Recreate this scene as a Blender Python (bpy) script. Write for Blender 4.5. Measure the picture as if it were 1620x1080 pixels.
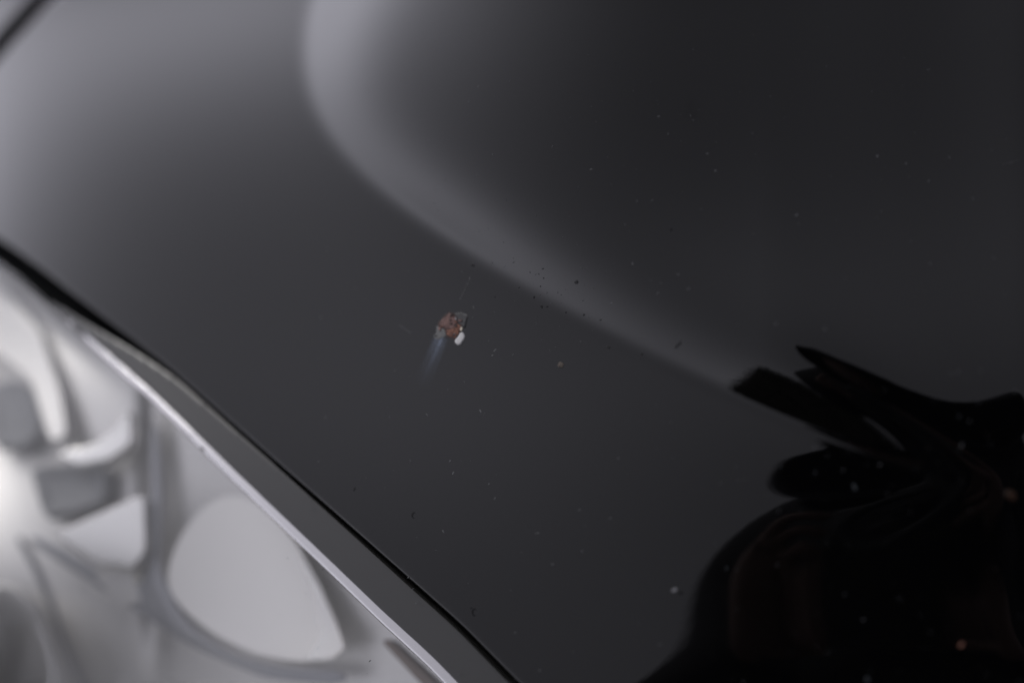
import bpy, bmesh, math, random
import numpy as np
from mathutils import Vector, Matrix

for o in list(bpy.data.objects):
    bpy.data.objects.remove(o, do_unlink=True)
SC = bpy.context.scene
COL = SC.collection
rng = random.Random(7)
R = math.radians

# ------------------------------------------------------------------ frame of the place
# The viewer leans over the front corner of the car: x' right, y' up, w' towards the eye.
# World: Z up, +Y is the way the photographer faces, the middle of the bonnet is 0.85 m high.
CAM_D, KW = 0.45, 0.6
ALPHA = R(40)
_u2 = np.array([-.45, .89]); _u2 /= np.linalg.norm(_u2)
ZUP = np.array([*(math.sin(ALPHA)*_u2), math.cos(ALPHA)])
FWD = np.array([0, 0, -1.0]) + math.cos(ALPHA)*ZUP; FWD /= np.linalg.norm(FWD)
RGT = np.cross(FWD, ZUP)
BASIS = np.stack([RGT, FWD, ZUP])
ORIGIN = np.array([0, 0, .85])
def W(d):
    return np.asarray(d, float) @ BASIS.T + ORIGIN

# ------------------------------------------------------------------ camera
cam = bpy.data.cameras.new('Camera')
cam_ob = bpy.data.objects.new('Camera', cam); COL.objects.link(cam_ob); SC.camera = cam_ob
cam.sensor_width = 36; cam.lens = 36/KW
cam.clip_start = 0.002; cam.clip_end = 2000
cam.dof.use_dof = True; cam.dof.focus_distance = 0.447
cam.dof.aperture_fstop = 3.2; cam.dof.aperture_blades = 9
M = Matrix.Identity(4)
for k in range(3):
    M[0][k], M[1][k], M[2][k] = BASIS[0][k], BASIS[1][k], BASIS[2][k]
M.translation = Vector(W((0, 0, CAM_D)))
cam_ob.matrix_world = M

# ------------------------------------------------------------------ sky, sun, exposure
SUN_AZ, SUN_EL = R(-20), R(38)
wd = bpy.data.worlds.new('World'); SC.world = wd; wd.use_nodes = True
nt = wd.node_tree
sky = nt.nodes.new('ShaderNodeTexSky'); sky.sky_type = 'NISHITA'; sky.sun_disc = False
sky.sun_elevation = SUN_EL; sky.sun_rotation = SUN_AZ
sky.air_density = 2.0; sky.dust_density = 0.0; sky.ozone_density = 1.0
hs = nt.nodes.new('ShaderNodeRGBToBW')
tn = nt.nodes.new('ShaderNodeMix'); tn.data_type = 'RGBA'; tn.blend_type = 'MULTIPLY'
tn.inputs[0].default_value = 1.0; tn.inputs[7].default_value = (0.966, 0.957, 1.08, 1)
bg = nt.nodes['Background']
nt.links.new(sky.outputs[0], hs.inputs[0]); nt.links.new(hs.outputs[0], tn.inputs[6])
nt.links.new(tn.outputs[2], bg.inputs[0]); bg.inputs[1].default_value = 0.12
sun = bpy.data.lights.new('Sun', 'SUN'); sun.energy = 0.6; sun.angle = R(11); sun.color = (1, .97, .93)
sun_ob = bpy.data.objects.new('Sun', sun); COL.objects.link(sun_ob)
sd = Vector((math.sin(SUN_AZ)*math.cos(SUN_EL), math.cos(SUN_AZ)*math.cos(SUN_EL), math.sin(SUN_EL)))
sun_ob.rotation_euler = sd.to_track_quat('Z', 'Y').to_euler(); sun_ob.location = sd*20
vs = SC.view_settings
vs.view_transform = 'Standard'; vs.look = 'None'; vs.gamma = 1; vs.use_curve_mapping = False
vs.exposure = 0.70
SC.cycles.use_denoising = True
SC.cycles.max_bounces = 10; SC.cycles.transparent_max_bounces = 12

# ------------------------------------------------------------------ helpers
def mat(name, col, rough=.5, metal=0, ior=1.5, noise=None, bump=None, coat=0):
    m = bpy.data.materials.new(name); m.use_nodes = True
    t = m.node_tree; b = t.nodes['Principled BSDF']
    b.inputs['Base Color'].default_value = (*col, 1); b.inputs['Roughness'].default_value = rough
    b.inputs['Metallic'].default_value = metal; b.inputs['IOR'].default_value = ior
    b.inputs['Coat Weight'].default_value = coat
    tc = t.nodes.new('ShaderNodeTexCoord')
    if noise:                                    # (scale, second colour, low, high)
        n = t.nodes.new('ShaderNodeTexNoise'); n.inputs['Scale'].default_value = noise[0]
        n.inputs['Detail'].default_value = 8; n.inputs['Roughness'].default_value = .65
        r = t.nodes.new('ShaderNodeValToRGB')
        r.color_ramp.elements[0].position = noise[2]; r.color_ramp.elements[0].color = (*col, 1)
        r.color_ramp.elements[1].position = noise[3]; r.color_ramp.elements[1].color = (*noise[1], 1)
        t.links.new(tc.outputs['Object'], n.inputs['Vector']); t.links.new(n.outputs['Fac'], r.inputs['Fac'])
        t.links.new(r.outputs['Color'], b.inputs['Base Color'])
    if bump:                                     # (scale, strength, distance)
        n = t.nodes.new('ShaderNodeTexNoise'); n.inputs['Scale'].default_value = bump[0]
        n.inputs['Detail'].default_value = 4
        bp = t.nodes.new('ShaderNodeBump'); bp.inputs['Strength'].default_value = bump[1]
        bp.inputs['Distance'].default_value = bump[2]
        t.links.new(tc.outputs['Object'], n.inputs['Vector']); t.links.new(n.outputs['Fac'], bp.inputs['Height'])
        t.links.new(bp.outputs['Normal'], b.inputs['Normal'])
    return m

def clear_mat(name, tint=(1, 1, 1), ior=1.5, rough=.02):
    m = bpy.data.materials.new(name); m.use_nodes = True
    t = m.node_tree; t.nodes.clear()
    out = t.nodes.new('ShaderNodeOutputMaterial'); mx = t.nodes.new('ShaderNodeMixShader')
    tr = t.nodes.new('ShaderNodeBsdfTransparent'); gl = t.nodes.new('ShaderNodeBsdfGlossy'); fr = t.nodes.new('ShaderNodeFresnel')
    tr.inputs[0].default_value = (*tint, 1); gl.inputs['Roughness'].default_value = rough; fr.inputs[0].default_value = ior
    t.links.new(fr.outputs[0], mx.inputs[0]); t.links.new(tr.outputs[0], mx.inputs[1]); t.links.new(gl.outputs[0], mx.inputs[2])
    t.links.new(mx.outputs[0], out.inputs[0])
    return m

def link(name, me, m=None, parent=None, smooth=True):
    o = bpy.data.objects.new(name, me); COL.objects.link(o)
    if m is not None and not me.materials:
        me.materials.append(m)
    if smooth:
        me.polygons.foreach_set('use_smooth', [True]*len(me.polygons))
    if parent is not None:
        o.parent = parent
    return o

def empty(name, loc=(0, 0, 0)):
    o = bpy.data.objects.new(name, None); COL.objects.link(o); o.location = loc; o.empty_display_size = .05
    return o

def tag(o, label=None, cat=None, group=None, kind=None):
    if label: o['label'] = label
    if cat: o['category'] = cat
    if group: o['group'] = group
    if kind: o['kind'] = kind
    return o

# ------------------------------------------------------------------ the body surface
# (a, b) are places on the bodywork, 1620 across the stretch of car that the picture covers
POLY = {(0,1):0.35378,(0,2):-0.11895,(0,3):-0.40795,(0,4):0.19358,(0,5):0.47349,(0,6):-0.07045,(0,7):-0.18012,(1,0):-0.83629,(1,1):0.02275,(1,2):0.39124,(1,3):-0.41865,(1,4):-0.65931,(1,5):0.10003,(1,6):0.23897,(2,0):0.52959,(2,1):0.72383,(2,2):0.49793,(2,3):0.23685,(2,4):-0.01382,(2,5):-0.11613,(3,0):0.43375,(3,1):-0.22902,(3,2):-0.46398,(3,3):0.30135,(3,4):0.12762,(4,0):-0.55107,(4,1):-0.97837,(4,2):-0.24716,(4,3):-0.12381,(5,0):-0.56475,(5,1):-0.11059,(5,2):0.2143,(6,0):0.32311,(6,1):0.55874,(7,0):0.19985}
UL = 1.08
def base_depth(a, b):
    u = (a-810)/810.; v = (540-b)/540.
    uc = np.clip(u, -UL, UL); vc = np.clip(v, -UL, UL)
    z = np.full_like(uc, CAM_D); zu = np.zeros_like(uc); zv = np.zeros_like(uc)
    for (i, j), c in POLY.items():
        c = c*.1
        z += c*uc**i*vc**j
        if i: zu += c*i*uc**(i-1)*vc**j
        if j: zv += c*j*uc**i*vc**(j-1)
    return z + np.clip(zu, -.45, .45)*(u-uc) + np.clip(zv, -.45, .45)*(v-vc)

def smooth_curve(P, n=320, k=19):
    P = np.asarray(P, float)
    d = np.r_[0, np.cumsum(np.hypot(*np.diff(P, axis=0).T))]; t = np.linspace(0, d[-1], n)
    out = []
    ker = np.hanning(k); ker /= ker.sum(); h = k//2
    for c in range(2):
        x = np.interp(t, d, P[:, c]); out.append(np.convolve(np.pad(x, h, mode='reflect', reflect_type='odd'), ker, 'valid'))
    return np.stack(out, 1)

def sdist(C, a, b, along=False):                  # signed distance to an open curve, + towards the bonnet's middle
    sh = np.shape(a); p = np.c_[np.ravel(a), np.ravel(b)]; out = np.empty(len(p)); pos = np.empty(len(p))
    T = np.gradient(C, axis=0); T /= np.linalg.norm(T, axis=1, keepdims=True)
    c2 = (C**2).sum(1)
    for i in range(0, len(p), 8000):
        q = p[i:i+8000]; j = (c2[None]-2*q@C.T).argmin(1)
        v = q-C[j]; t = T[j]; cr = t[:, 1]*v[:, 0]-t[:, 0]*v[:, 1]; d = np.hypot(*v.T)
        out[i:i+8000] = np.where((d < 60) & (j > 0) & (j < len(C)-1), cr, np.where(cr >= 0, 1, -1)*d)
        pos[i:i+8000] = C[j, 0]+(v*t).sum(1)*t[:, 0]
    return (out.reshape(sh), pos.reshape(sh)) if along else out.reshape(sh)

CREASE = smooth_curve([(640,-260),(575,-150),(520,-60),(492,0),(480,60),(480,130),(502,195),(545,255),(605,310),(680,365),(760,418),(850,472),(955,530),(1060,582),(1160,628),(1300,685),(1480,745),(1700,800),(2100,880),(2900,1000)])
CR_A, CR_L, CR_W = 0.643, 115., 36.
_dg = np.linspace(-60, 1500, 3121)
_s = np.clip((_dg+CR_W*.5)/CR_W, 0, 1); _g = _s*_s*(3-2*_s)*np.exp(-(np.clip(_dg, 0, None)/CR_L)**2.4)
_h = np.cumsum(_g)*(_dg[1]-_dg[0])
def depth(a, b):
    a = np.asarray(a, float); b = np.asarray(b, float)
    z = base_depth(a, b)
    d = sdist(CREASE, a, b)
    return z - CR_A*np.interp(d, _dg, _h)*(1+.4*np.clip((a-500)/700, 0, 1.3))*(1-(lambda q: q*q*(3-2*q))(np.clip((a-1200)/400., 0, 1)))*KW/1620*z

def pts(a, b, lift=0., depth_fn=None):           # world points; lift in metres towards the outside
    a = np.asarray(a, float); b = np.asarray(b, float)
    f = depth_fn or depth
    def P(a, b):
        z = f(a, b); return np.stack([(a-810)/1620*KW*z, (540-b)/1620*KW*z, CAM_D-z], -1)
    p = P(a, b)
    if np.any(lift != 0):
        n = np.cross(P(a+1, b)-P(a-1, b), P(a, b-1)-P(a, b+1)); n /= np.linalg.norm(n, axis=-1, keepdims=True)
        p = p + n*np.asarray(lift)[..., None] if np.ndim(lift) else p + n*lift
    return W(p)

def clip_grid(a0, a1, b0, b1, step, phi_fn):
    A = np.arange(a0, a1+step*.5, step, dtype=float); B = np.arange(b0, b1+step*.5, step, dtype=float)
    ga, gb = np.meshgrid(A, B); ph = phi_fn(ga, gb)
    ph = np.where(np.abs(ph) < 1e-3, 1e-3, ph)
    ny, nx = ga.shape
    vid = {}; va = []; vb = []; faces = []
    def corner(i, j):
        k = (i, j)
        if k not in vid:
            vid[k] = len(va); va.append(ga[i, j]); vb.append(gb[i, j])
        return vid[k]
    def cut(p, q):
        k = (p, q) if p < q else (q, p)
        if k not in vid:
            f0, f1 = ph[k[0]], ph[k[1]]; t = f0/(f0-f1)
            vid[k] = len(va); va.append(ga[k[0]]*(1-t)+ga[k[1]]*t); vb.append(gb[k[0]]*(1-t)+gb[k[1]]*t)
        return vid[k]
    ins = ph > 0
    for i in range(ny-1):
        row = ins[i:i+2]
        for j in np.nonzero(row[0, :-1] | row[0, 1:] | row[1, :-1] | row[1, 1:])[0]:
            j = int(j); cs = ((i, j), (i+1, j), (i+1, j+1), (i, j+1)); f = []
            for m in range(4):
                p, q = cs[m], cs[(m+1) % 4]
                if ins[p]: f.append(corner(*p))
                if ins[p] != ins[q]: f.append(cut(p, q))
            if len(f) > 2: faces.append(f)
    return np.array(va), np.array(vb), faces

def hem(me, r, h):                               # rounded, turned-down edge all round a panel
    bm = bmesh.new(); bm.from_mesh(me); bm.normal_update(); bm.verts.ensure_lookup_table()
    E = [e for e in bm.edges if e.is_boundary]
    out = {}; nrm = {}
    for e in E:
        f = e.link_faces[0]; d = (e.verts[1].co-e.verts[0].co)
        if d.length < 1e-9: continue
        d.normalize(); o = (e.verts[0].co+e.verts[1].co)*.5-f.calc_center_median(); o -= d*o.dot(d); o -= f.normal*o.dot(f.normal)
        if o.length < 1e-9: continue
        o.normalize()
        for v in e.verts:
            out[v] = out.get(v, Vector())+o; nrm[v] = v.normal.copy()
    prof = [(r*math.sin(t), r*(1-math.cos(t))) for t in (R(30), R(60), R(90))]+[(r, r+h)]
    rings = [{} for _ in prof]
    for v, o in out.items():
        o.normalize()
        for k, (x, y) in enumerate(prof): rings[k][v] = bm.verts.new(v.co+o*x-nrm[v]*y)
    for e in E:
        f = e.link_faces[0]; a, b = e.verts
        if a not in out or b not in out: continue
        for l in f.loops:
            if l.edge == e: a, b = l.vert, l.link_loop_next.vert
        p, q = a, b
        for k in range(len(prof)):
            p2, q2 = rings[k][a], rings[k][b]
            try: bm.faces.new((q, p, p2, q2))
            except ValueError: pass
            p, q = p2, q2
    bm.to_mesh(me); bm.free()

def panel(name, box, step, phi, m, parent, lift=0., depth_fn=None, edge=None):
    a, b, faces = clip_grid(*box, step, phi)
    me = bpy.data.meshes.new(name)
    me.from_pydata(pts(a, b, lift, depth_fn).tolist(), [], faces); me.update()
    if edge: hem(me, *edge)
    return link(name, me, m, parent)

def poly_phi(P):                                 # signed distance to a closed outline, + inside
    P = np.asarray(P, float); Q = np.roll(P, -1, axis=0)
    def f(a, b):
        a = np.asarray(a, float); b = np.asarray(b, float); d2 = np.full(a.shape, 1e18); ins = np.zeros(a.shape, bool)
        for p, q in zip(P, Q):
            e = q-p; L = (e**2).sum(); t = np.clip(((a-p[0])*e[0]+(b-p[1])*e[1])/max(L, 1e-9), 0, 1)
            d2 = np.minimum(d2, (a-p[0]-t*e[0])**2+(b-p[1]-t*e[1])**2)
            if p[1] != q[1]:
                ins ^= ((p[1] > b) != (q[1] > b)) & (a < (q[0]-p[0])*(b-p[1])/(q[1]-p[1])+p[0])
        return np.where(ins, 1, -1)*np.sqrt(d2)
    return f

def round_outline(P, n=90, k=9):                 # smooth closed outline
    P = np.asarray(P, float); P = np.vstack([P, P[:1]])
    d = np.r_[0, np.cumsum(np.hypot(*np.diff(P, axis=0).T))]; t = np.linspace(0, d[-1], n, endpoint=False)
    ker = np.hanning(k+2)[1:-1]; ker /= ker.sum(); h = k//2
    return np.stack([np.convolve(np.pad(np.interp(t, d, P[:, c]), h, mode='wrap'), ker, 'valid') for c in range(2)], 1)

# shut lines, drawn with the bonnet on the right hand
SHUT_LAMP = smooth_curve([(2600,2700),(960,1196),(827,1080),(733,985),(640,903),(567,838),(500,779),(417,706),(333,632),(267,575),(200,524),(133,474),(67,422),(0,374),(-90,330),(-220,300),(-420,290),(-900,280)], 360, 9)[::-1]
SHUT_SIDE = smooth_curve([(-900,1400),(-420,700),(-240,420),(-100,211),(0,90),(82,0),(196,-110),(400,-250),(700,-380),(1100,-470),(1700,-540),(2800,-640)], 360, 9)[::-1]
def d_lamp(a, b): return sdist(SHUT_LAMP, a, b)
def d_side(a, b): return sdist(SHUT_SIDE, a, b)

# ------------------------------------------------------------------ materials
M_PAINT = mat('black gloss paint', (.0014, .0014, .0016), rough=.035, bump=(420, .012, .0004))
M_RUBBER = mat('black rubber', (.005, .0055, .006), rough=.9, ior=1.12)
M_CONC = mat('pale pavement', (.30, .30, .30), rough=.9, noise=(3.0, (.42, .42, .41), .35, .7), bump=(60, .3, .01))

# ------------------------------------------------------------------ ground
def quad_sheet(name, s, z, m):
    me = bpy.data.meshes.new(name); me.from_pydata([(-s, -s, z), (s, -s, z), (s, s, z), (-s, s, z)], [], [(0, 1, 2, 3)])
    return link(name, me, m, smooth=False)
tag(quad_sheet('pavement', 900, 0, M_CONC), 'pale concrete pavement under the car', kind='structure')

# ------------------------------------------------------------------ car
car = tag(empty('parked_car', (0, 0, 0)), 'parked black car with scratched glossy bonnet and clear headlight', 'car')
BOX = (-420, 2060, -380, 1460)
hood = panel('hood', BOX, 8, lambda a, b: np.minimum(d_lamp(a, b), d_side(a, b)), M_PAINT, car, edge=(.0009, .010))
fender = panel('fender', (-420, 1120, -380, 700), 10, lambda a, b: np.minimum(-d_side(a, b)-27, d_lamp(a, b)), M_PAINT, car, edge=(.0009, .010))
panel('weatherstrip', (-420, 1120, -380, 800), 12, lambda a, b: np.minimum(70-np.abs(d_side(a, b)+8), d_lamp(a, b)+30), M_RUBBER, car, lift=-.009)


# ---- the shut line beside the headlight: dark rubber seal down in the gap
panel('weatherstrip', (-420, 1300, 200, 1460), 10, lambda a, b: np.minimum(42-np.abs(d_lamp(a, b)+10), d_side(a, b)+60), M_RUBBER, car, lift=-.011)


# ---- flanks of the front corner, below the panels
_pa = np.r_[np.linspace(-420, 2060, 60)[:-1], np.full(39, 2060.), np.linspace(2060, -420, 60)[:-1], np.full(39, -420.)]
_pb = np.r_[np.full(59, -380.), np.linspace(-380, 1460, 40)[:-1], np.full(59, 1460.), np.linspace(1460, -380, 40)[:-1]]
_top = pts(_pa, _pb, -.006); _n = len(_top)
_V = []
for f in (0, .12, .5, 1):
    for q in _top: _V.append((q[0], q[1], q[2]*(1-f)+.22*f))
me = bpy.data.meshes.new('lower_body')
me.from_pydata(_V, [], [(k*_n+i, k*_n+(i+1) % _n, (k+1)*_n+(i+1) % _n, (k+1)*_n+i) for k in range(3) for i in range(_n)]); me.update()
link('lower_body', me, M_PAINT, car)

# ---- headlight
M_BORDER = mat('smoked lens border', (.052, .052, .051), rough=.22, bump=(300, .02, .0004))
M_CHROME = mat('bright trim', (.62, .61, .62), rough=.25, metal=.8)
M_SATIN = mat('satin silver reflector', (.95, .94, .92), rough=.45, metal=.9)
M_BOWL = mat('white silver bowl', (.99, .975, .93), rough=.3, metal=1)
M_MIRROR = mat('pale mirror facet', (.99, .98, .95), rough=.25, metal=1)
M_GREYP = mat('grey moulded plastic', (.46, .47, .50), rough=.4, metal=.6)
M_HOLLOW = mat('grey hollow', (.40, .41, .43), rough=.6)
M_AMBER = mat('amber plastic', (.40, .30, .25), rough=.3)
M_LENS = clear_mat('clear polycarbonate', (1, 1, 1), 1.5, .02)
t = M_LENS.node_tree                             # the old plastic has gone a little milky
_o = [n for n in t.nodes if n.type == 'OUTPUT_MATERIAL'][0]; _m = [n for n in t.nodes if n.type == 'MIX_SHADER'][0]
_d = t.nodes.new('ShaderNodeBsdfDiffuse'); _d.inputs[0].default_value = (.80, .80, .79, 1)
_t = t.nodes.new('ShaderNodeBsdfTranslucent'); _t.inputs[0].default_value = (.80, .80, .79, 1)
_a = t.nodes.new('ShaderNodeAddShader'); _x = t.nodes.new('ShaderNodeMixShader'); _n = t.nodes.new('ShaderNodeTexNoise')
_n.inputs['Scale'].default_value = 30; _r = t.nodes.new('ShaderNodeMapRange'); _r.inputs[3].default_value = .05; _r.inputs[4].default_value = .13
_c = t.nodes.new('ShaderNodeTexCoord'); t.links.new(_c.outputs['Object'], _n.inputs['Vector']); t.links.new(_n.outputs['Fac'], _r.inputs[0])
t.links.new(_r.outputs[0], _x.inputs[0]); t.links.new(_m.outputs[0], _x.inputs[1]); t.links.new(_d.outputs[0], _x.inputs[2]); t.links.new(_x.outputs[0], _o.inputs[0])
t.nodes.remove(_t); t.nodes.remove(_a)

def d_in(a, b): return -d_lamp(a, b)             # distance from the bonnet edge into the headlight
def gap_w(a): return np.interp(a, [-400, 0, 70, 130, 200, 280, 420, 640, 830], [37, 36, 37, 29, 19, 12, 12, 17, 20])
def strip_w(a): return np.interp(a, [-400, 0, 100, 200, 360, 600, 800], [38, 36, 40, 47, 58, 71, 76])
def rim_w(a): return np.interp(a, [-400, 20, 110, 190, 400, 700], [-2, -2, 2, 8, 12, 15])
def outer(a, b): return np.minimum(np.minimum(a+400, 1440-b), 1180-a)
def lens_depth(a, b): return base_depth(np.asarray(a, float), np.asarray(b, float))
lamp = panel('headlight', (-400, 1180, 300, 1440), 20, lambda a, b: np.minimum(d_in(a, b)-30, outer(a, b)), M_RUBBER, car, depth_fn=lambda a, b: lens_depth(a, b)+.130, edge=(.002, .004))
panel('lens_border', (-420, 1200, 240, 1460), 7,
      lambda a, b: np.minimum(np.minimum(d_in(a, b)-gap_w(a), strip_w(a)-d_in(a, b)), np.minimum(outer(a, b), a-70)), M_BORDER, lamp, lift=-.0012, edge=(.0003, .006))
panel('chrome_rim', (-420, 1200, 240, 1460), 4,
      lambda a, b: np.minimum(np.minimum(d_in(a, b)-strip_w(a)-1, strip_w(a)+rim_w(a)-d_in(a, b)), outer(a, b)), M_CHROME, lamp, lift=-.0016, edge=(.0010, .004))
panel('lens', (-420, 1200, 240, 1460), 12, lambda a, b: np.minimum(d_in(a, b)-strip_w(a)-rim_w(a)-1, outer(a, b)), M_LENS, lamp, lift=-.0022)

def smooth01(x): x = np.clip(x, 0, 1); return x*x*(3-2*x)
def gauss(a, b, x, y, sx, sy, rot=0):
    c, s = math.cos(R(rot)), math.sin(R(rot)); u = (a-x)*c+(b-y)*s; v = -(a-x)*s+(b-y)*c
    return np.exp(-(u/sx)**2-(v/sy)**2)
def lens_depth(a, b): return base_depth(np.asarray(a, float), np.asarray(b, float))
def shell_depth(a, b):                           # back shell with its folds
    z = lens_depth(a, b)+.072
    z = z + .008*smooth01((d_in(a, b)-30)/260)
    z = z - .006*gauss(a, b, 60, 560, 70, 260, -25)
    z = z - .006*gauss(a, b, 20, 1020, 110, 170, -20)
    z = z + .010*gauss(a, b, 245, 800, 18, 190, 0)
    return z
panel('reflector_shell', (-400, 1000, 330, 1440), 10, lambda a, b: np.minimum(d_in(a, b)-strip_w(a)+4, outer(a, b)), M_SATIN, lamp, depth_fn=shell_depth)

INNER = .046                                     # how far the works sit behind the lens
def inset(name, outline, m, box_step, fn, k=9, edge=(.0005, .004)):  # a smooth-edged piece of the lamp's inside
    O = round_outline(outline, 130, k); ph = poly_phi(O)
    box = (math.floor(O[:, 0].min())-8, math.ceil(O[:, 0].max())+8, math.floor(O[:, 1].min())-8, math.ceil(O[:, 1].max())+8)
    return panel(name, box, box_step, ph, m, lamp, depth_fn=lambda a, b: lens_depth(a, b)+INNER+fn(a, b, ph), edge=edge), O

LOBE_PTS = [(388,783),(430,812),(470,858),(505,925),(532,985),(545,1020),(520,1042),(470,1046),(405,1034),(340,1004),(292,966),(264,930),(268,886),(290,838),(322,800),(355,783)]
def bowl(a, b, ph):
    c, s = .6, .8; u = ((a-402)*c+(b-918)*s)/172; v = (-(a-402)*s+(b-918)*c)/128
    return .0150+.0045*(1-np.clip(u*u+v*v, 0, 1.3))+.000025*(a-402)
_, LOBE = inset('indicator_bowl', LOBE_PTS, M_BOWL, 6, bowl, 11, None)

def tube(name, C, rad, m, parent, closed=True, off=0., seg=8):
    C = np.asarray(C, float); n = len(C)
    z = lens_depth(C[:, 0], C[:, 1])+off
    p = W(np.stack([(C[:, 0]-810)/1620*KW*z, (540-C[:, 1])/1620*KW*z, CAM_D-z], -1))
    V = []; F = []
    for i in range(n):
        t = p[(i+1) % n]-p[i-1] if closed else p[min(i+1, n-1)]-p[max(i-1, 0)]
        t = t/np.linalg.norm(t); x = np.cross(t, BASIS @ np.array([0, 0, 1.])); x /= np.linalg.norm(x); y = np.cross(x, t)
        r = rad[i] if np.ndim(rad) else rad
        for k in range(seg):
            w = 2*math.pi*k/seg; V.append(p[i]+r*(x*math.cos(w)+y*math.sin(w)))
    for i in range(n if closed else n-1):
        for k in range(seg):
            F.append((i*seg+k, i*seg+(k+1) % seg, ((i+1) % n)*seg+(k+1) % seg, ((i+1) % n)*seg+k))
    if not closed:
        F.append(tuple(range(seg))[::-1]); F.append(tuple((n-1)*seg+k for k in range(seg)))
    me = bpy.data.meshes.new(name); me.from_pydata([tuple(v) for v in V], [], F); me.update()
    return link(name, me, m, parent)
inset('bowl_lip', [(462,850),(505,925),(532,985),(546,1024),(522,1043),(484,1043),(508,1004),(496,935)], M_MIRROR, 5, lambda a, b, ph: bowl(a, b, ph)-.0006, 7, None)
inset('bezel', [(236,660),(248,668),(254,800),(250,905),(294,988),(372,1038),(462,1058),(540,1060),(560,1072),(540,1082),(420,1072),(300,1020),(200,955),(90,884),(34,848),(44,840),(120,882),(210,942),(236,905),(240,780)], M_GREYP, 6, lambda a, b, ph: .021-.0007*smooth01(ph(a, b)/16), 7, (.0002, .001))
EDGE = smooth_curve([(30,850),(60,905),(85,970),(110,1040),(140,1110),(200,1220)], 60, 9)
tube('reflector_edge', EDGE, .0010, M_GREYP, lamp, False, .076)
inset('hollow', [(-15,610),(25,600),(55,630),(60,680),(35,705),(-10,700)], M_HOLLOW, 6, lambda a, b, ph: .021+.003*smooth01(ph(a, b)/25))
inset('hollow', [(50,742),(110,735),(168,742),(160,790),(118,806),(70,812)], M_HOLLOW, 6, lambda a, b, ph: .021+.003*smooth01(ph(a, b)/25))
inset('mirror_facet', [(88,845),(160,812),(226,782),(228,872),(205,898),(150,890)], M_MIRROR, 6, lambda a, b, ph: .014+.00002*(a-160))
inset('mirror_facet', [(92,716),(150,704),(184,676),(203,648),(206,700),(172,724),(120,734)], M_MIRROR, 5, lambda a, b, ph: .014+.00002*(a-150))
inset('mirror_facet', [(150,908),(205,910),(222,952),(190,958)], M_SATIN, 5, lambda a, b, ph: .020+0*a)
inset('light_guide', [(-60,440),(0,452),(60,520),(95,620),(105,690),(80,700),(50,600),(0,560),(-60,540)], M_SATIN, 6, lambda a, b, ph: .013+.00002*(a-30))
inset('main_reflector', [(-60,930),(10,925),(55,960),(85,1030),(110,1110),(60,1180),(-60,1180)], M_SATIN, 8, lambda a, b, ph: .014+.004*smooth01(ph(a, b)/90))
inset('amber_marker', [(604,1012),(614,1012),(690,1084),(740,1132),(730,1135),(662,1074)], M_AMBER, 5, lambda a, b, ph: .014+0*a)

# ------------------------------------------------------------------ chips and marks in the bonnet's paint
M_RUST = mat('brown rust', (.085, .046, .042), rough=.8, noise=(900, (.21, .125, .11), .40, .62), bump=(2600, .8, .0004))
M_RUST2 = mat('orange rust', (.075, .030, .022), rough=.8, noise=(1100, (.24, .105, .065), .40, .62), bump=(2600, .8, .0004))
M_RUSTD = mat('dark rust edge', (.030, .016, .014), rough=.8)
M_PRIMER = mat('grey primer', (.085, .087, .088), rough=.7, noise=(1800, (.14, .14, .138), .4, .7))
M_SCUFF = mat('scuffed paint', (.010, .010, .011), rough=.35, noise=(1300, (.060, .060, .064), .5, .72))
M_CREAM = mat('cream filler', (.52, .47, .38), rough=.7)
M_WHITE = mat('matt white', (.52, .515, .515), rough=.75, bump=(1800, .3, .0002))
M_PIT = mat('bare black pit', (.004, .004, .005), rough=.35, ior=1.30)
M_TAN = mat('tan spot', (.085, .068, .054), rough=.8, noise=(1200, (.035, .028, .024), .4, .65))
M_PINK = mat('brown chip', (.040, .024, .017), rough=1, ior=1.1)
M_PALE = mat('pale fleck', (.26, .26, .275), rough=.7)
M_DUSTG = mat('grey dust', (.085, .088, .092), rough=.8)
M_DUSTD = mat('dim dust', (.050, .053, .056), rough=.8)
M_DUSTB = mat('bluish dust', (.020, .025, .029), rough=.8)
M_DUSTR = mat('brown dust', (.028, .019, .015), rough=.8)

def patch_geo(outline, lift, dome=0., jag=0., seed=0, rings=(0, .45, .75, .93, 1.0)):
    rg = random.Random(seed); O = np.asarray(outline, float); c = O.mean(0); n = len(O)
    A = [c[0]]; B = [c[1]]; Lf = [lift+dome]
    for t in rings[1:]:
        for p in O:
            q = c+(p-c)*t; A.append(q[0]); B.append(q[1])
            Lf.append((lift+dome*(1-t*t)+rg.uniform(-1, 1)*jag) if t < .99 else -.00002)
    F = [(0, 1+i, 1+(i+1) % n) for i in range(n)]
    for k in range(len(rings)-2):
        o, p = 1+k*n, 1+(k+1)*n
        F += [(o+i, p+i, p+(i+1) % n, o+(i+1) % n) for i in range(n)]
    F = [f[::-1] for f in F]
    return pts(np.array(A), np.array(B), np.array(Lf)), F
def patch(name, outline, m, lift=.00006, dome=0., jag=0., seed=0, parent=None, label=None, fine=None):
    if fine: outline = ragged(outline, fine*2, 1.0 if fine != 36 else .12, seed+fine)
    V, F = patch_geo(outline, lift, dome, jag, seed)
    me = bpy.data.meshes.new(name); me.from_pydata(V.tolist(), [], F); me.update()
    o = link(name, me, m, hood if parent is None else parent)
    if label: o['label'] = label
    return o
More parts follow.
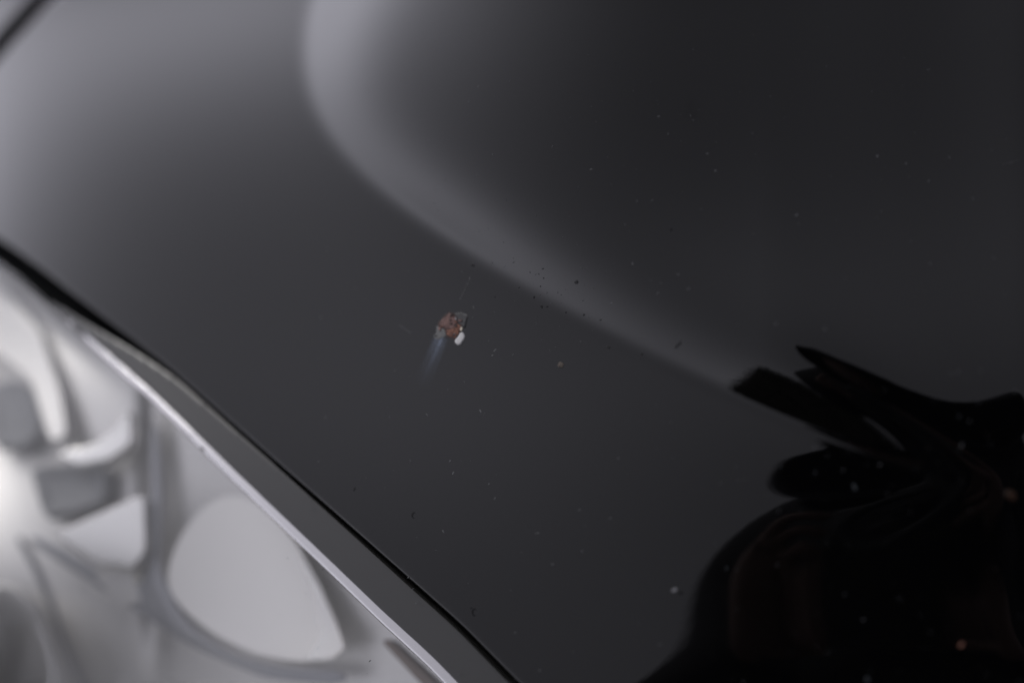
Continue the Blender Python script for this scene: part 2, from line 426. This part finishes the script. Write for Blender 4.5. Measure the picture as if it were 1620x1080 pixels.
def ragged(P, n, amp, seed):                     # a torn, uneven edge
    O = round_outline(P, n, 3); rg = random.Random(seed); c = O.mean(0)
    ph = [rg.uniform(0, 6.28) for _ in range(4)]
    out = []
    for i, q in enumerate(O):
        t = 2*math.pi*i/n; k = sum(math.sin(t*f+ph[m])/(m+1.2) for m, f in enumerate((5, 9, 16, 27)))*.5+rg.uniform(-.5, .5)
        d = q-c; out.append(q+d/np.linalg.norm(d)*amp*k)
    return out
def zc(P): return [(620+x/6.75, 460+y/6.75) for x, y in P]
def blob(x, y, rx, ry, rot=0, n=12, wob=.18, seed=0):
    rg = random.Random(seed*31+5); c, s = math.cos(R(rot)), math.sin(R(rot)); out = []
    for i in range(n):
        t = 2*math.pi*i/n; k = 1+rg.uniform(-wob, wob); u, v = rx*k*math.cos(t), ry*k*math.sin(t)
        out.append((x+u*c-v*s, y+u*s+v*c))
    return out

# the large stone chip with its rust
patch('scuff', zc([(640,240),(720,225),(806,248),(800,300),(772,385),(735,372),(700,345),(690,290)]), M_SCUFF, .00001, 0, 0, 21, label='dull scuffed paint beside the rust', fine=24)
patch('primer_patch', zc([(478,368),(520,380),(560,390),(585,425),(590,475),(560,495),(520,505),(482,522),(452,512),(446,488),(460,462),(474,440)]), M_PRIMER, .00004, .00003, .00001, 3, label='bare grey primer left of the rust', fine=26)
patch('rust_edge', zc([(604,222),(672,234),(703,286),(706,334),(754,358),(757,404),(732,452),(710,504),(676,528),(614,508),(572,478),(556,422),(536,402),(478,380),(498,322),(552,264)]), M_RUSTD, .00006, label='dark rim of the rust patch', fine=40)
patch('rust_patch', zc([(612,238),(658,248),(684,290),(686,338),(700,352),(660,400),(600,420),(566,400),(545,386),(494,370),(512,332),(562,278)]), M_RUST, .00010, .00012, .00005, 5, label='brown rust in the upper half of the chip', fine=34)
patch('rust_patch', zc([(700,350),(740,366),(744,400),(722,442),(700,492),(674,512),(640,488),(622,494),(584,468),(574,424),(604,412),(660,398)]), M_RUST2, .00010, .00014, .00006, 6, label='orange rust in the lower half of the chip', fine=34)
patch('filler_speck', zc([(735,386),(756,392),(752,420),(738,432),(728,420)]), M_CREAM, .00016)
patch('scratch', zc([(806,256),(813,272),(786,396),(762,402),(788,300)]), M_PIT, .00008, label='short black scratch right of the rust')
patch('stone_chip', zc([(455,470),(482,474),(480,488),(460,490)]), M_PIT, .00012)
patch('paint_flake', zc([(676,278),(690,290),(692,312),(684,316)]), M_PALE, .0002)
rq = random.Random(77)
for k in range(16):                              # broken bits of rust, paint and primer in the chip
    x, y = rq.uniform(500, 735), rq.uniform(250, 500)
    if not (-1 < (x-620)/130 < 1) or abs((x-620)*.55-(y-375)) > 120: continue
    q = zc([(x, y)])[0]; r_ = rq.uniform(.9, 2.3)
    patch('rust_fleck', blob(q[0], q[1], r_*rq.uniform(1, 2.2), r_, rq.uniform(0, 180), 9, .4, k+60), rq.choice([M_RUSTD, M_RUSTD, M_RUST, M_RUST2, M_PRIMER]), .00026, .00004)
# white grain lying at the foot of the rust
gr = patch('white_grain', zc([(757,438),(772,462),(781,488),(772,520),(740,568),(712,581),(684,568),(672,540),(684,518),(706,500),(734,450)]), M_WHITE, .0003, .00015, seed=9, fine=36)
gr.parent = None
tag(gr, 'small white oval grain lying on the bonnet against the rusty chip', 'grain')

# bluish residue wiped down from the chip: a thin film that thins out along its length
m = bpy.data.materials.new('bluish residue film'); m.use_nodes = True
t = m.node_tree; t.nodes.clear()
out = t.nodes.new('ShaderNodeOutputMaterial'); mx = t.nodes.new('ShaderNodeMixShader'); tr = t.nodes.new('ShaderNodeBsdfTransparent')
df = t.nodes.new('ShaderNodeBsdfDiffuse'); df.inputs[0].default_value = (.21, .24, .30, 1)
at = t.nodes.new('ShaderNodeAttribute'); at.attribute_name = 'film'
t.links.new(at.outputs['Fac'], mx.inputs[0]); t.links.new(tr.outputs[0], mx.inputs[1]); t.links.new(df.outputs[0], mx.inputs[2]); t.links.new(mx.outputs[0], out.inputs[0])
NA, NB = 26, 40; A = []; B = []; K = []
for j in range(NB):
    v = j/(NB-1); cx = 620+(525-222*v)/6.75; cy = 460+(490+540*v)/6.75; hw = (84+30*v)/6.75
    for i in range(NA):
        u = i/(NA-1)*2-1; A.append(cx+u*hw); B.append(cy+u*hw*.32)
        cover = math.exp(-2.7*v)*max(0, 1-v**3)*(1-u*u)**1.6*(.75+.25*math.sin(u*9+2*v))*(1-.35*max(0, -u))
        K.append(max(0, 0.95*cover*min(1, v*8+.35)))
me = bpy.data.meshes.new('residue_streak')
me.from_pydata(pts(np.array(A), np.array(B), .00003).tolist(), [], [(j*NA+i, (j+1)*NA+i, (j+1)*NA+i+1, j*NA+i+1) for j in range(NB-1) for i in range(NA-1)])
me.attributes.new('film', 'FLOAT', 'POINT').data.foreach_set('value', K)
link('residue_streak', me, m, hood)['label'] = 'bluish streak running down from the rust chip'

# smaller chips and pits
for k, (x, y, rx, ry, rot) in enumerate([(912,446,4.2,4,0),(748,419,4,3,20),(857,485,4.5,3,40),(845,470,2,4.5,20),(866,485,2.5,2,0),(924,498,3,2.6,0),(895,494,2,2,0),(950,506,2.2,2.5,0),(963,549,5,2.6,10),(859,425,2.2,2,0),(860,440,1.8,2,0),(1073,545,10.5,3.2,-52),(1077,937,5.5,5,0),(745,961,2.4,2.2,0),(1062,363,4,3,0),(561,773,2.5,5,15),(855,453,1.6,1.6,0),(821,455,2,1.6,0),(783,470,1.7,1.7,0),(1016,560,2.5,4,40)]):
    patch('stone_chip', blob(x, y, rx*.68, ry*.68, rot, 10, .35, k), M_PIT, .00006)
def crescent(x, y, r, a0, a1, w):
    n = 9; P = [(x+(r+w*math.sin(math.pi*i/n))*math.cos(R(a0+(a1-a0)*i/n)), y+1.35*(r+w*math.sin(math.pi*i/n))*math.sin(R(a0+(a1-a0)*i/n))) for i in range(n+1)]
    Q = [(x+(r-.4)*math.cos(R(a0+(a1-a0)*i/n)), y+1.35*(r-.4)*math.sin(R(a0+(a1-a0)*i/n))) for i in range(n, -1, -1)]
    O = np.array(P+Q); V = pts(O[:, 0], O[:, 1], .00006); N = len(O)
    me = bpy.data.meshes.new('stone_chip'); me.from_pydata(V.tolist(), [], [(i, N-1-i, N-2-i, i+1) for i in range(n)]); me.update()
    return link('stone_chip', me, M_PIT, hood)
crescent(752, 968, 3.6, 70, 300, 2.4); crescent(656, 815, 3.2, 90, 290, 2.0)
patch('stone_chip', blob(887, 577, 4.6, 5.6, 10, 12, .2, 3), M_TAN, .00010, .0001, label='small tan stone chip right of the rust')
patch('stone_chip', [(1592,776),(1597,774),(1603,777),(1608,784),(1608,789),(1604,792),(1598,791),(1592,786),(1590,781)], M_PINK, .00010, .0001, fine=20, label='brown chip near the right edge')
patch('paint_flake', [(1590,780),(1592,776),(1594,777),(1593,781),(1591,783)], M_TAN, .0002)
patch('stone_chip', blob(1521, 1019, 5.5, 3.5, -50, 12, .15, 8), M_RUST2, .00008, .00008, label='orange chip in the dark reflection')
patch('stone_chip', blob(1372, 1074, 4, 5, 0, 12, .2, 12), M_DUSTB, .00008, label='bluish chip at the lower edge')
patch('paint_flake', blob(1067, 932.5, 5.2, 2.2, -28, 10, .12, 2), M_PALE, .00012)
patch('paint_flake', blob(1352, 770, 2.5, 6, -20, 10, .25, 4), M_DUSTB, .00012)
patch('paint_flake', blob(1521, 704, 1.5, 4, 10, 8, .2, 6), M_DUSTG, .00012)
for P in ([(632,514.2),(652,527.2),(651,528.4),(631,515)], [(727,474),(744,438),(745,438.4),(729,474.6)], [(1585,260.5),(1611,254),(1611.4,255.6),(1586,261.5)]):
    patch('scratch', P, M_SCUFF if P[0][1] < 500 else M_DUSTD, .00003)

# dust: too many specks to count
rd = random.Random(41); V = []; F = []; MI = []
known = [(780,245,2.2),(935,268,2.4),(1057,212,2.2),(1097,190,2.4),(1119,243,2.4),(1132,270,2.6),(1008,318,2),(1260,340,3),(1388,247,3.2),(1001,417,3),(1073,434,2.6),(1089,457,2.6),(920,424,2),(968,480,2.4),(922,475,2),(749,486,2.4),(773,539,2),(783,554,3),(779,562,2.4),(649,595,2),(735,604,2),(709,616,1.8),(625,586,2.2),(717,748,3),(712,729,2.4),(760,650,2.4),(766,655,2),(701,840,2.4),(783,788,2.4),(850,843,2.8),(921,871,3.4),(874,892,2.6),(815,1000,2.4),(854,1060,3),(740,922,1.8),(646,913,2.4),(515,660,2.4),(690,870,1.6),(870,554,2),(1228,512,3),(1305,520,2.6)]
sp = [(x, y, r, 0 if r > 1.4 else 1) for x, y, r in [(x, y, r*.62) for x, y, r in known]]
for _ in range(150):
    x, y = rd.uniform(480, 1620), rd.uniform(60, 1080)
    sp.append((x, y, rd.choice([.7, .9, 1.0, 1.3, 1.6]), rd.choice([0, 1, 1, 1])))
for _ in range(60):                                # brighter against the dark reflection
    x, y = rd.uniform(1120, 1620), rd.uniform(600, 1080)
    sp.append((x, y, rd.choice([.6, .8, 1.1, 1.8]), rd.choice([1, 1, 2, 2, 3])))
for _ in range(380):                               # the finest film of dust
    sp.append((rd.uniform(420, 1620), rd.uniform(40, 1080), rd.choice([.35, .45, .55, .7]), 1))
for _ in range(40):
    x, y = rd.gauss(860, 70), rd.gauss(440, 45)
    sp.append((x, y, rd.choice([.7, .9, 1.2]), 1))
GA = []; GB = []; GL = []
for x, y, r, mi in sp:
    O = blob(x, y, r*rd.uniform(1.0, 2.0), r*rd.uniform(.5, .8), rd.choice([-65, -35, -20, 70])+rd.uniform(-20, 20), 6, .2, int(x*7+y))
    b0 = len(GA); GA.append(x); GB.append(y); GL.append(.00012)
    for p in O: GA.append(p[0]); GB.append(p[1]); GL.append(.00001)
    for i in range(6): F.append((b0, b0+1+(i+1) % 6, b0+1+i)); MI.append(mi)
me = bpy.data.meshes.new('dust'); me.from_pydata(pts(np.array(GA), np.array(GB), np.array(GL)).tolist(), [], F)
for mm in (M_DUSTG, M_DUSTD, M_DUSTB, M_DUSTR): me.materials.append(mm)
me.polygons.foreach_set('material_index', MI); me.update()
tag(link('dust', me, None), 'fine pale dust specks scattered over the black bonnet', 'dust', kind='stuff')

# ------------------------------------------------------------------ photographer, mirrored in the bonnet
M_CLOTH = mat('black jacket', (.012, .012, .014), rough=.9)
M_SKIN = mat('skin', (.11, .060, .045), rough=.6)
M_BLACK = mat('black camera body', (.010, .010, .011), rough=.5)
M_GLASS = mat('coated lens glass', (.004, .004, .006), rough=.05)
CW = W((0, 0, CAM_D))
def C3(x, y, w): return W((x, y, CAM_D+w))      # beside the camera: right, up, back (metres)

def skin_mesh(name, V, E, Rd, m, parent=None, sub=2, root=0):
    me = bpy.data.meshes.new(name); me.from_pydata([tuple(v) for v in V], E, []); me.update()
    o = bpy.data.objects.new(name, me); COL.objects.link(o)
    sk = o.modifiers.new('Skin', 'SKIN'); sk.use_smooth_shade = True
    lay = me.skin_vertices[0].data
    for i, r in enumerate(Rd):
        lay[i].radius = r if isinstance(r, tuple) else (r, r); lay[i].use_root = (i == root)
    ss = o.modifiers.new('Sub', 'SUBSURF'); ss.levels = sub; ss.render_levels = sub
    dg = bpy.context.evaluated_depsgraph_get(); dg.update()
    new = bpy.data.meshes.new_from_object(o.evaluated_get(dg))
    o.modifiers.clear(); o.data = new; bpy.data.meshes.remove(me); new.name = name
    new.materials.clear(); new.materials.append(m)
    if parent: o.parent = parent
    return o

person = tag(empty('person', (0, -.95, 0)), 'person in a dark hooded jacket leaning over the bonnet with a camera', 'person')
person_inv = Matrix.Translation((0, .95, 0))
def own(o):
    o.parent = person; o.matrix_parent_inverse = person_inv; return o
head_c = C3(.010, .222, .175)
neck = C3(.01, .06, .28)
chest = C3(.05, -.22, .37); belly = C3(.05, -.50, .36); pelvis = C3(.04, -.78, .36)
sl = C3(-.20, .00, .31); sr = C3(.24, -.03, .33)
el = C3(-.345, -.245, .17); er = C3(.37, -.36, .20)
wl = C3(-.195, -.080, .050); wr = C3(.135, -.055, .115)
fl = C3(-.250, -.120, .095)
jaw = head_c*.45+neck*.55
gl = lambda x, y, z: np.array([pelvis[0]+x, pelvis[1]+y, z])
V = [pelvis, belly, chest, neck, sl, el, wl, sr, er, wr,
     gl(-.10, 0, .78), gl(-.12, .06, .46), gl(-.13, -.02, .10), gl(-.13, .12, .045), gl(.10, 0, .78), gl(.13, .06, .46), gl(.14, -.03, .10), gl(.14, .11, .045), fl]
E = [(0,1),(1,2),(2,3),(2,4),(4,5),(5,18),(18,6),(2,7),(7,8),(8,9),(0,10),(10,11),(11,12),(12,13),(0,14),(14,15),(15,16),(16,17)]
Rd = [(.22,.15),(.21,.14),(.20,.15),(.19,.14),.18,.145,.044,.18,.085,.036,.10,.068,.045,.04,.10,.068,.045,.04,.095]
own(skin_mesh('clothed_body', V, E, Rd, M_CLOTH))
# head, face and neck in one
def head_mesh():
    bm = bmesh.new(); bmesh.ops.create_uvsphere(bm, u_segments=40, v_segments=28, radius=1)
    fwd = Vector(W((.02, -.22, -.97))-W((.0, 0, .0))).normalized(); upv = Vector(W((-.03, .97, .20))-W((0, 0, 0))).normalized()
    side = fwd.cross(upv).normalized(); upv = side.cross(fwd)
    for v in bm.verts:
        x, y, z = v.co                            # x side, y front, z up
        w = 1-.22*max(0, -z)**1.5
        X, Y, Z = .076*x*w, .098*y*(1-.12*max(0, -z)), .118*z
        if y > 0:
            Y += .020*math.exp(-(x/.16)**2-((z+.12)/.16)**2)          # nose
            Y -= .010*math.exp(-((abs(x)-.38)/.16)**2-((z-.06)/.10)**2) # eye sockets
            Y += .006*math.exp(-(x/.30)**2-((z+.46)/.07)**2)-.004*math.exp(-(x/.28)**2-((z+.52)/.03)**2)  # lips
            Y += .010*math.exp(-(x/.30)**2-((z+.80)/.14)**2)          # chin
        X += math.copysign(.012*math.exp(-((y+.05)/.16)**2-((z+.05)/.22)**2), x)*(abs(x) > .8)  # ears
        v.co = Vector(head_c)+side*X+fwd*Y+upv*Z
    me = bpy.data.meshes.new('head'); bm.to_mesh(me); bm.free()
    return me, side, fwd, upv
hm, HS, HF, HU = head_mesh()
head = own(link('head', hm, M_SKIN))
own(skin_mesh('neck', [head_c-np.array(HU)*.05-np.array(HF)*.02, jaw, neck], [(0,1),(1,2)], [.05,.052,.058], M_SKIN, sub=1, root=2))
# jacket hood pulled up round the head, open in front of the face
bm = bmesh.new(); bmesh.ops.create_uvsphere(bm, u_segments=40, v_segments=26, radius=1)
for v in list(bm.verts):
    if v.co.y > .62 and v.co.z < .55: bm.verts.remove(v)
for v in bm.verts:
    k = 1+.03*math.sin(9*v.co.x+4*v.co.z)
    v.co = Vector(head_c)+HS*v.co.x*.232*k+HF*(v.co.y*.150-.022)+HU*(v.co.z*.146*k-.002)
me = bpy.data.meshes.new('jacket_hood'); bm.to_mesh(me); bm.free()
o = own(link('jacket_hood', me, M_CLOTH)); o.modifiers.new('thick', 'SOLIDIFY').thickness = .006

# hands: palm with four fingers and a thumb, closed on the camera
def hand(name, wrist, palm, knuckles, tips, thumb):
    V = [wrist, palm]; E = [(0, 1)]; Rd = [.030, (.042, .026)]
    for kn, chain in zip(knuckles, tips):
        i = len(V); V.append(kn); Rd.append(.0115); E.append((1, i))
        for p, r in zip(chain, (.0095, .0085, .0075)):
            j = len(V); V.append(p); Rd.append(r); E.append((i, j)); i = j
    i = 1
    for p, r in zip(thumb, (.013, .0105, .0085)):
        j = len(V); V.append(p); Rd.append(r); E.append((i, j)); i = j
    own(skin_mesh(name, V, E, Rd, M_SKIN, sub=2))
# left hand holds the camera's left side, thumb behind, fingers over the top and front
kn = [C3(-.118+.012*k, .020-.024*k, .030+.004*k) for k in range(4)]
tp = [[C3(-.098+.010*k, .036-.028*k, .026), C3(-.076+.004*k, .034-.030*k, .028), C3(-.058, .022-.030*k, .040)] for k in range(4)]
hand('hand', wl, C3(-.148, -.040, .048), kn, tp, [C3(-.120, -.072, .070), C3(-.095, -.062, .095), C3(-.072, -.040, .112)])
# right hand on the grip, forefinger up on the shutter
kn = [C3(.088, .030-.020*k, .070) for k in range(4)]
tp = [[C3(.076, .046, .058), C3(.062, .056, .064), C3(.050, .058, .070)]]+[[C3(.080, .026-.020*k, .052), C3(.064, .024-.020*k, .047), C3(.050, .022-.020*k, .056)] for k in range(1, 4)]
hand('hand', wr, C3(.105, -.015, .095), kn, tp, [C3(.100, .010, .118), C3(.080, .022, .122), C3(.060, .026, .120)])

# the camera itself
cam_thing = tag(empty('camera_body', tuple(C3(0, 0, .085))), 'black camera held over the bonnet by the person in the hooded jacket', 'camera')
cti = Matrix.Translation(-Vector(C3(0, 0, .085)))
def ownc(o): o.parent = cam_thing; o.matrix_parent_inverse = cti; return o
def lathe(name, prof, m, seg=40):
    V = []; F = []
    for r, w in prof:
        for k in range(seg): V.append(tuple(C3(r*math.cos(2*math.pi*k/seg), r*math.sin(2*math.pi*k/seg), w)))
    for i in range(len(prof)-1):
        for k in range(seg): F.append((i*seg+k, (i+1)*seg+k, (i+1)*seg+(k+1) % seg, i*seg+(k+1) % seg))
    me = bpy.data.meshes.new(name); me.from_pydata(V, [], F); me.update(); return ownc(link(name, me, m))
lathe('lens_barrel', [(.030,.012),(.031,.004),(.038,.003),(.040,.006),(.040,.028),(.0385,.030),(.0385,.060),(.036,.064),(.034,.072)], M_BLACK)
lathe('focus_ring', [(.0386,.032),(.0405,.033),(.0405,.052),(.0386,.053)], M_BLACK)
lathe('front_glass', [(.0305,.010),(.024,.0075),(.014,.006),(.0001,.0055)], M_GLASS)
def rbox(name, x0, x1, y0, y1, w0, w1, bev, m):
    bm = bmesh.new(); bmesh.ops.create_cube(bm, size=1)
    for v in bm.verts: v.co = Vector(((x0+x1)/2+v.co.x*(x1-x0), (y0+y1)/2+v.co.y*(y1-y0), (w0+w1)/2+v.co.z*(w1-w0)))
    bmesh.ops.bevel(bm, geom=bm.edges[:], offset=bev, segments=4, affect='EDGES', profile=.5)
    for v in bm.verts: v.co = Vector(C3(*v.co))
    bmesh.ops.recalc_face_normals(bm, faces=bm.faces)
    me = bpy.data.meshes.new(name); bm.to_mesh(me); bm.free(); return ownc(link(name, me, m))
rbox('body', -.068, .060, -.050, .046, .070, .108, .010, M_BLACK)
rbox('grip', .048, .082, -.052, .040, .056, .106, .012, M_BLACK)
rbox('viewfinder_hump', -.030, .030, .040, .068, .066, .112, .012, M_BLACK)
rbox('shutter_button', .052, .066, .038, .046, .068, .080, .003, M_BLACK)

# ------------------------------------------------------------------ dark hedge behind the photographer, mirrored low in the paint
hedge = tag(empty('hedge', (-1.85, -5.1, 0)), 'tall dark evergreen hedge behind the photographer, mirrored low in the bonnet', 'hedge')
M_LEAF = mat('evergreen leaves', (.016, .022, .012), rough=.7, noise=(9, (.03, .042, .02), .35, .7))
M_TWIG = mat('hedge twigs', (.02, .015, .01), rough=.9)
rh = random.Random(3); V = []; F = []
P0, P1, HH, HD = Vector((-6.7, -2.05, 0)), Vector((3.0, -8.2, 0)), 4.3, .6
ax = (P1-P0).normalized(); nx = Vector((-ax.y, ax.x, 0))
for k in range(14000):
    s_, t_, d_ = rh.uniform(.012, 1), rh.random()**.9, rh.choice([-1, 1])*rh.uniform(.72, 1.06)
    c = P0.lerp(P1, s_)+nx*HD*d_*(1-.35*t_**3)+Vector((0, 0, HH*(t_*1.02)))
    if rh.random() < .2: c = P0.lerp(P1, s_)+nx*HD*rh.uniform(-.8, .8)+Vector((0, 0, HH*rh.uniform(.95, 1.05)))
    c.z = max(c.z, .03)
    u = Vector((rh.uniform(-1, 1), rh.uniform(-1, 1), rh.uniform(-1, 1))).normalized(); w = u.orthogonal().normalized()
    L_ = rh.uniform(.05, .11); b0 = len(V)
    V += [tuple(c-u*L_), tuple(c+w*L_*.45), tuple(c+u*L_), tuple(c-w*L_*.45)]; F.append((b0, b0+1, b0+2, b0+3))
me = bpy.data.meshes.new('foliage'); me.from_pydata(V, [], F); me.update()
o = link('foliage', me, M_LEAF, smooth=False); o.parent = hedge; o.matrix_parent_inverse = Matrix.Translation((1.85, 5.1, 0)); o['kind'] = 'stuff'
me = bpy.data.meshes.new('inner_growth')
n_ = nx*HD*.6; up = Vector((0, 0, HH*.93))
V = [tuple(q) for q in (P0-n_, P1-n_, P1+n_, P0+n_, P0-n_*.8+up, P1-n_*.8+up, P1+n_*.8+up, P0+n_*.8+up)]
me.from_pydata(V, [], [(0, 1, 2, 3), (4, 7, 6, 5), (0, 4, 5, 1), (1, 5, 6, 2), (2, 6, 7, 3), (3, 7, 4, 0)]); me.update()
o = link('inner_growth', me, M_TWIG, smooth=False); o.parent = hedge; o.matrix_parent_inverse = Matrix.Translation((1.85, 5.1, 0))
